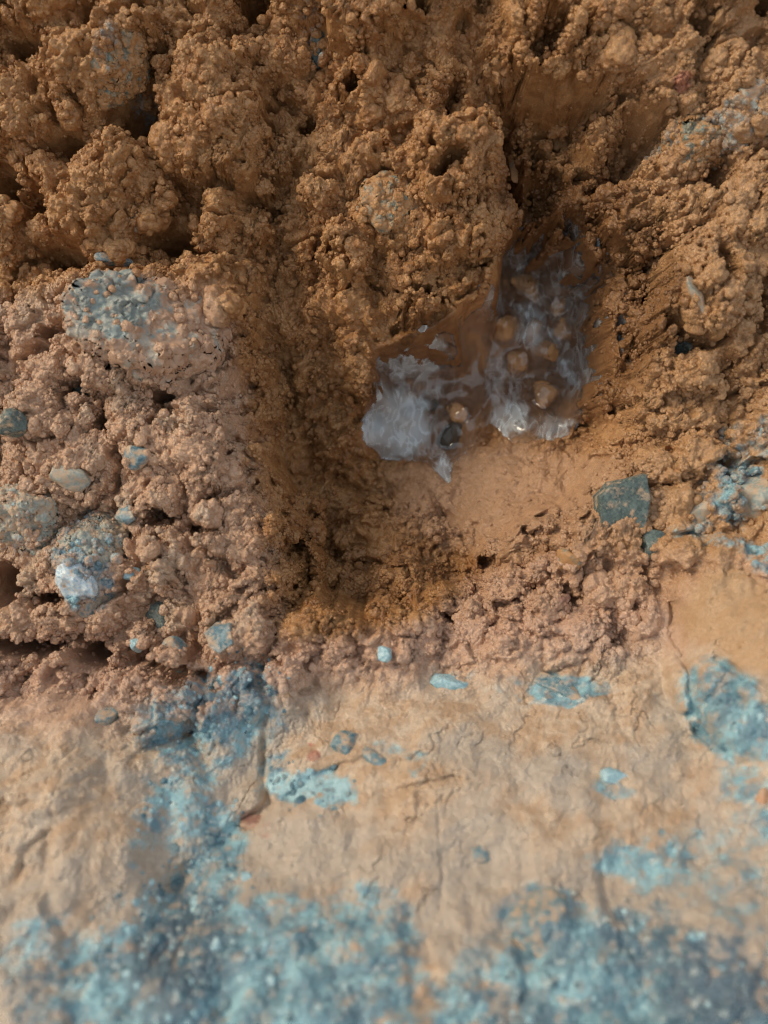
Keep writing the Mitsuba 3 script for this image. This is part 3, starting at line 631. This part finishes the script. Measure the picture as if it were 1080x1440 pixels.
stone('grey_rock', 'round topped blue grey rock near the bottom edge', 'rock', 'blue_stone_bsdf', 742, 1292, (7.5, 6.6, 4), .2, 54, .55, facets=16, rough=.16)
stone('orange_pebble', 'smooth orange pebble cut by the right edge of the ledge', 'pebble', 'orange_stone_bsdf', 1074, 1120, (2.6, 3.4, 2.4), .2, 55, .1, facets=24, rough=.03, bevel=.3)

# ------------------------------------------------------------------ clods of the bank (pieces), loose crumbs and blue grit
variants = [lumpy_ball(200 + k, 4, .42, ((.5, .5), (.22, .35), (.11, .3))) for k in range(8)]
for k, (v, f) in enumerate(variants):
    scene[f'clod_source_{k}'] = {'type': 'shapegroup', 'clod': mikit.ply((v * 1e-3, f), 'soil_bsdf', smooth=True)}
def crumb(k):
    v, f = stone_mesh(300 + k, (1, .85, .8), 9, 1, .22, .05)
    v2, _ = lumpy_ball(320 + k, 2, .45, ((.45, .5),))
    return .5 * v + .5 * v2, f
small = [crumb(k) for k in range(10)]
for k, (v, f) in enumerate(small):
    scene[f'crumb_source_{k}'] = {'type': 'shapegroup', 'crumb': mikit.ply((v * 1e-3, f), 'soil_bsdf', smooth=False)}
grit = [stone_mesh(400 + k, (1, 1, .8), 9, 1, .05) for k in range(6)]
for k, (v, f) in enumerate(grit):
    scene[f'grit_source_{k}'] = {'type': 'shapegroup', 'grain': mikit.ply((v * 1e-3, f), ('dark_grit_bsdf', 'bright_blue_bsdf', 'grey_grit_bsdf')[k % 3], smooth=False)}
A = np.stack([X, V, W], 1)
def put(key, source, c, nv, r, spin, squash=1.0):
    M = np.eye(4)
    M[:3, :3] = A @ frame(nv, spin) @ np.diag([r, r, r * squash])
    M[:3, 3] = world(c)
    scene[key] = {'type': 'instance', 'g': {'type': 'ref', 'id': source}, 'to_world': T(M.tolist())}

inside = (pix[:, 0] > -40) & (pix[:, 0] < 1120) & (pix[:, 1] > -40) & (pix[:, 1] < 1480)
_g = mm.reshape(NR, NC, 3)
area = np.linalg.norm(np.cross(np.gradient(_g, axis=1), np.gradient(_g, axis=0)), axis=2).ravel()
area = np.clip(gaussian_filter(area.reshape(NR, NC), 2).ravel() / np.median(area), .5, 4)
weight = crumbly * inside * edge * area * (.25 + 1.2 * smoothstep(.36, .62, fbm(mm, 11, 3, 95)))
wall = uv0[:, 1] > np.interp(uv0[:, 0], lip[:, 0], lip[:, 1]) + 2
wc = weight * wall * (1 - in_slime) * (1 - rough_floor)
wc = wc / wc.sum()
for i in rng.choice(len(mm), 220, p=wc):
    r = 1.8 * math.exp(rng.normal(0, .4))
    r = min(r, 4.2)
    put(numbered('clod', 'soil_bank'), f'clod_source_{rng.integers(8)}', mm[i] - nsm[i] * r * .35, nsm[i], r, rng.uniform(0, 6.28), rng.uniform(.75, 1.1))
wk = np.maximum(weight, .13 * inside) * (1 - in_slime)
wk = wk * (1 - .85 * region([(330, 1390, 380, 130, 1), (930, 1400, 320, 120, 1), (260, 1320, 90, 70, 1), (430, 1106, 80, 30, 1), (300, 1010, 120, 70, .6)], uv0, 26)) * (1 + 3 * np.clip(1 - nsm[:, 2], 0, 1))
wk = wk / wk.sum()
for j, i in enumerate(rng.choice(len(mm), 30000, p=wk)):
    r = min(.36 * math.exp(rng.normal(0, .5)), 1.25) * (.30 + .70 * min(1, crumbly[i] * 1.2))
    put(f'soil_crumbs__{j + 1:05d}', f'crumb_source_{rng.integers(10)}', mm[i] + nsm[i] * r * .2, nsm[i], r, rng.uniform(0, 6.28))
j = 30000
for v, n_ in caked:
    for i in rng.integers(0, len(v), 420):
        if n_[i, 2] > -.1 and rng.random() < 1.6 * fbm(v[i:i + 1], 6, 2, 99)[0] - .25:
            r = min(.5 * math.exp(rng.normal(0, .5)), 1.5)
            j += 1
            put(f'soil_crumbs__{j:05d}', f'crumb_source_{rng.integers(10)}', v[i] + n_[i] * r * .2, n_[i], r, rng.uniform(0, 6.28))
for c, big, little in collars:
    near = [i for i in tree_xyz.query_ball_point(c, big * 1.35) if np.linalg.norm(mm[i] - c) > little * .8]
    for i in rng.choice(near, min(len(near), int(6 + 3 * big))) if near and c[1] > -40 else ():
        r = min(.6 * math.exp(rng.normal(0, .4)), 1.5)
        j += 1
        put(f'soil_crumbs__{j:05d}', f'crumb_source_{rng.integers(10)}', mm[i] + nsm[i] * r * .5, nsm[i], r, rng.uniform(0, 6.28))
labels['soil_crumbs'] = {'kind': 'stuff', 'label': 'loose orange soil crumbs covering the bank', 'category': 'soil crumbs'}
g = region([(430, 1108, 80, 30, 1.0), (340, 955, 70, 45, .6), (300, 1010, 120, 70, .25), (250, 1340, 130, 90, .8), (950, 1370, 180, 80, .5), (300, 1190, 60, 60, .6), (380, 1000, 40, 40, .5), (1030, 1010, 60, 80, .3),
            (400, 1400, 200, 50, .5), (250, 1110, 60, 60, .3), (760, 1400, 150, 60, .3)], uv0, 25, .4)
g = np.where(g > .2, g, 0) * inside
g = g / g.sum()
for j, i in enumerate(rng.choice(len(mm), 650, p=g)):
    r = min(.5 * math.exp(rng.normal(0, .45)), 1.3)
    put(f'blue_grit__{j + 1:05d}', f'grit_source_{rng.integers(6)}', mm[i] + nsm[i] * r * -.4, nsm[i], r, rng.uniform(0, 6.28))
labels['blue_grit'] = {'kind': 'stuff', 'label': 'blue grey mineral grit strewn over the ledge', 'category': 'grit'}

# ------------------------------------------------------------------ the slime and the grains it covers
GR = [(710, 460, 5.4, 'orange brown grain, the largest under the slime', 1), (725, 507, 4.6, 'round brown grain just below the largest slime grain', 1), (768, 492, 4.6, 'brown grain at the middle of the slime, right of the round one', 1),
      (785, 432, 4.2, 'brown grain at the upper right of the close group of slime grains', 1), (790, 466, 3.2, 'small grain at the right end of the close group of slime grains', 1), (765, 560, 4.2, 'dim brown grain low in the right half of the slime', 1),
      (747, 466, 3.2, 'smallest grain right beside the largest grain under the slime', 1), (742, 400, 4.6, 'brown grain deep in the narrow upper slime, above all other grains', 1), (645, 582, 4.2, 'orange brown grain at the narrow waist of the slime', 1),
      (606, 570, 3.0, 'dark grain in the left half of the slime', 0)]
ball = trimesh.creation.icosphere(4)
grains = []
for k, (px, py, r, lab, brown) in enumerate(GR):
    c, nv = on(px, py)
    v = stone_mesh(500 + k, (1, 1, 1), 18, 3, .05, .22)[0]
    v = v * (1 + (meshkit.fbm(v * 1.1 + 5 * k, 4, k)[:, None] - .5) * .9)
    v = v * r * np.random.default_rng(k).uniform(.78, 1.12, 3) + c + nv * r * .12
    grains.append((c + nv * r * .12, r))
    key = numbered('grain')
    scene[key] = mikit.ply((world(v), np.array(ball.faces)), 'wet_grain_bsdf' if brown else 'black_stone_bsdf', smooth=True)
    labels[key] = {'label': lab, 'category': 'grain', 'group': 'grains under the slime'}
stone('black_chip', 'black wet chip at the lower left edge of the slime', 'stone', 'black_stone_bsdf', 634, 612, (4.2, 3.6, 3), .3, 71, .0, facets=9)

op = np.array([surf_uv(x, y)[:2] for x, y in outline])
poly = shapely.Polygon(op).buffer(1.2).buffer(-1.2)
su, sv = np.arange(op[:, 0].min() - 2, op[:, 0].max() + 2, .3), np.arange(op[:, 1].min() - 2, op[:, 1].max() + 2, .3)
SU, SV = np.meshgrid(su, sv, indexing='ij')
q = np.stack([SU, SV], -1).reshape(-1, 2)
qq = np.concatenate([q, np.zeros((len(q), 1))], 1)
pp = shapely.points(q + np.stack([fbm(qq, 3, 2, 81) - .5, fbm(qq, 3, 2, 82) - .5], -1) * 2.2)
inn = shapely.contains(poly, pp)
dist = shapely.distance(poly.exterior, pp) * np.where(inn, 1, -1)
floor = np.full(len(q), -99.0)
ti = cKDTree(mm[:, :2])
d_, i_ = ti.query(q, k=6)
hi = mm[i_, 2].max(1)
low_ = minimum_filter(hi.reshape(SU.shape), size=5)
top = gaussian_filter(low_, 4).ravel() + 1.9
for c, r in grains:
    dd = np.hypot(q[:, 0] - c[0], q[:, 1] - c[1])
    bump = c[2] + np.sqrt(np.maximum(0, (1.06 * r) ** 2 - dd ** 2)) * .85 + .1
    m_ = dd < 1.05 * r
    k_ = .8
    top[m_] = np.maximum(top[m_], bump[m_])
top = gaussian_filter(top.reshape(SU.shape), 1.6).ravel()
thick = 1.5 * np.sqrt(np.clip(dist / 4, 0, 1)) + (fbm(qq, 6, 2, 83) - .5) * 5.0 * np.clip(dist / 3, 0, 1) + (fbm(qq * [1, .6, 1], 3.0, 2, 84) - .5) * 1.1
sw = top + thick * (dist > 0) - np.clip(.6 - dist, 0, 2) * .7
sw = gaussian_filter(sw.reshape(SU.shape), .8).ravel()
keep = dist > -1.0
sp = np.concatenate([q, sw[:, None]], 1)
ns, ms_ = SU.shape
ix = np.arange(ns * ms_).reshape(ns, ms_)
sf = np.concatenate([np.stack([ix[:-1, :-1], ix[1:, :-1], ix[1:, 1:]], -1).reshape(-1, 3), np.stack([ix[:-1, :-1], ix[1:, 1:], ix[:-1, 1:]], -1).reshape(-1, 3)])
sf = sf[keep[sf].all(1)]
used = np.unique(sf)
bk = np.full(len(sp), -1)
bk[used] = np.arange(len(used))
scene['slime'] = mikit.ply((world(sp[used]), bk[sf]), 'slime_bsdf', smooth=True)
labels['slime'] = {'label': 'clear slime with milky streaks pooled in the hollow over brown grains', 'category': 'slime'}

# ------------------------------------------------------------------ the bank and ground beyond the view, coarser
def skirt():
    n = 150
    o = np.concatenate([idx[0, :], idx[1:, -1], idx[-1, -2::-1], idx[-2:0:-1, 0]])
    ring = mm[o]
    steps = [0, .04, .1, .2, .4, .8, 1.6]
    out = [ring]
    c = np.array([0, 20.0])
    for s in steps[1:]:
        d = ring[:, :2] - c
        p = np.concatenate([c + d * (1 + 2.5 * s), np.zeros((len(o), 1))], 1)
        ext = macro(np.clip(p[:, :2], [-225, -118], [225, 200]))
        below = np.maximum(0, -118 - p[:, 1])
        above = np.maximum(0, p[:, 1] - 200)
        p[:, 2] = ext + below * 1.05 + above * .25 + (fbm(p, 14, 3, 90) - .5) * 9
        out.append(p)
    pts_ = np.concatenate(out)
    m = len(o)
    f = []
    for k in range(len(steps) - 1):
        i = np.arange(m)
        j = (i + 1) % m
        f += [np.stack([k * m + i, (k + 1) * m + i, (k + 1) * m + j], 1), np.stack([k * m + i, (k + 1) * m + j, k * m + j], 1)]
    return pts_, np.concatenate(f)
back = np.stack([mm.reshape(NR, NC, 3)[::7, ::7, k] for k in range(3)], -1)
back[..., 2] = minimum_filter(back[..., 2], size=5) - 3.0
br, bc = back.shape[:2]
bi = np.arange(br * bc).reshape(br, bc)
bf = np.concatenate([np.stack([bi[:-1, :-1], bi[:-1, 1:], bi[1:, 1:]], -1).reshape(-1, 3), np.stack([bi[:-1, :-1], bi[1:, 1:], bi[1:, :-1]], -1).reshape(-1, 3)])
scene['subsoil'] = mikit.ply((world(back.reshape(-1, 3)), bf), 'soil_bsdf', smooth=True)
labels['subsoil'] = {'kind': 'structure', 'label': 'firm soil under the crumbly surface of the bank'}
v, f = skirt()
scene['surrounding_ground'] = mikit.ply((world(v), f), 'soil_bsdf', smooth=True)
labels['surrounding_ground'] = {'kind': 'structure', 'label': 'soil around the photographed part of the bank'}
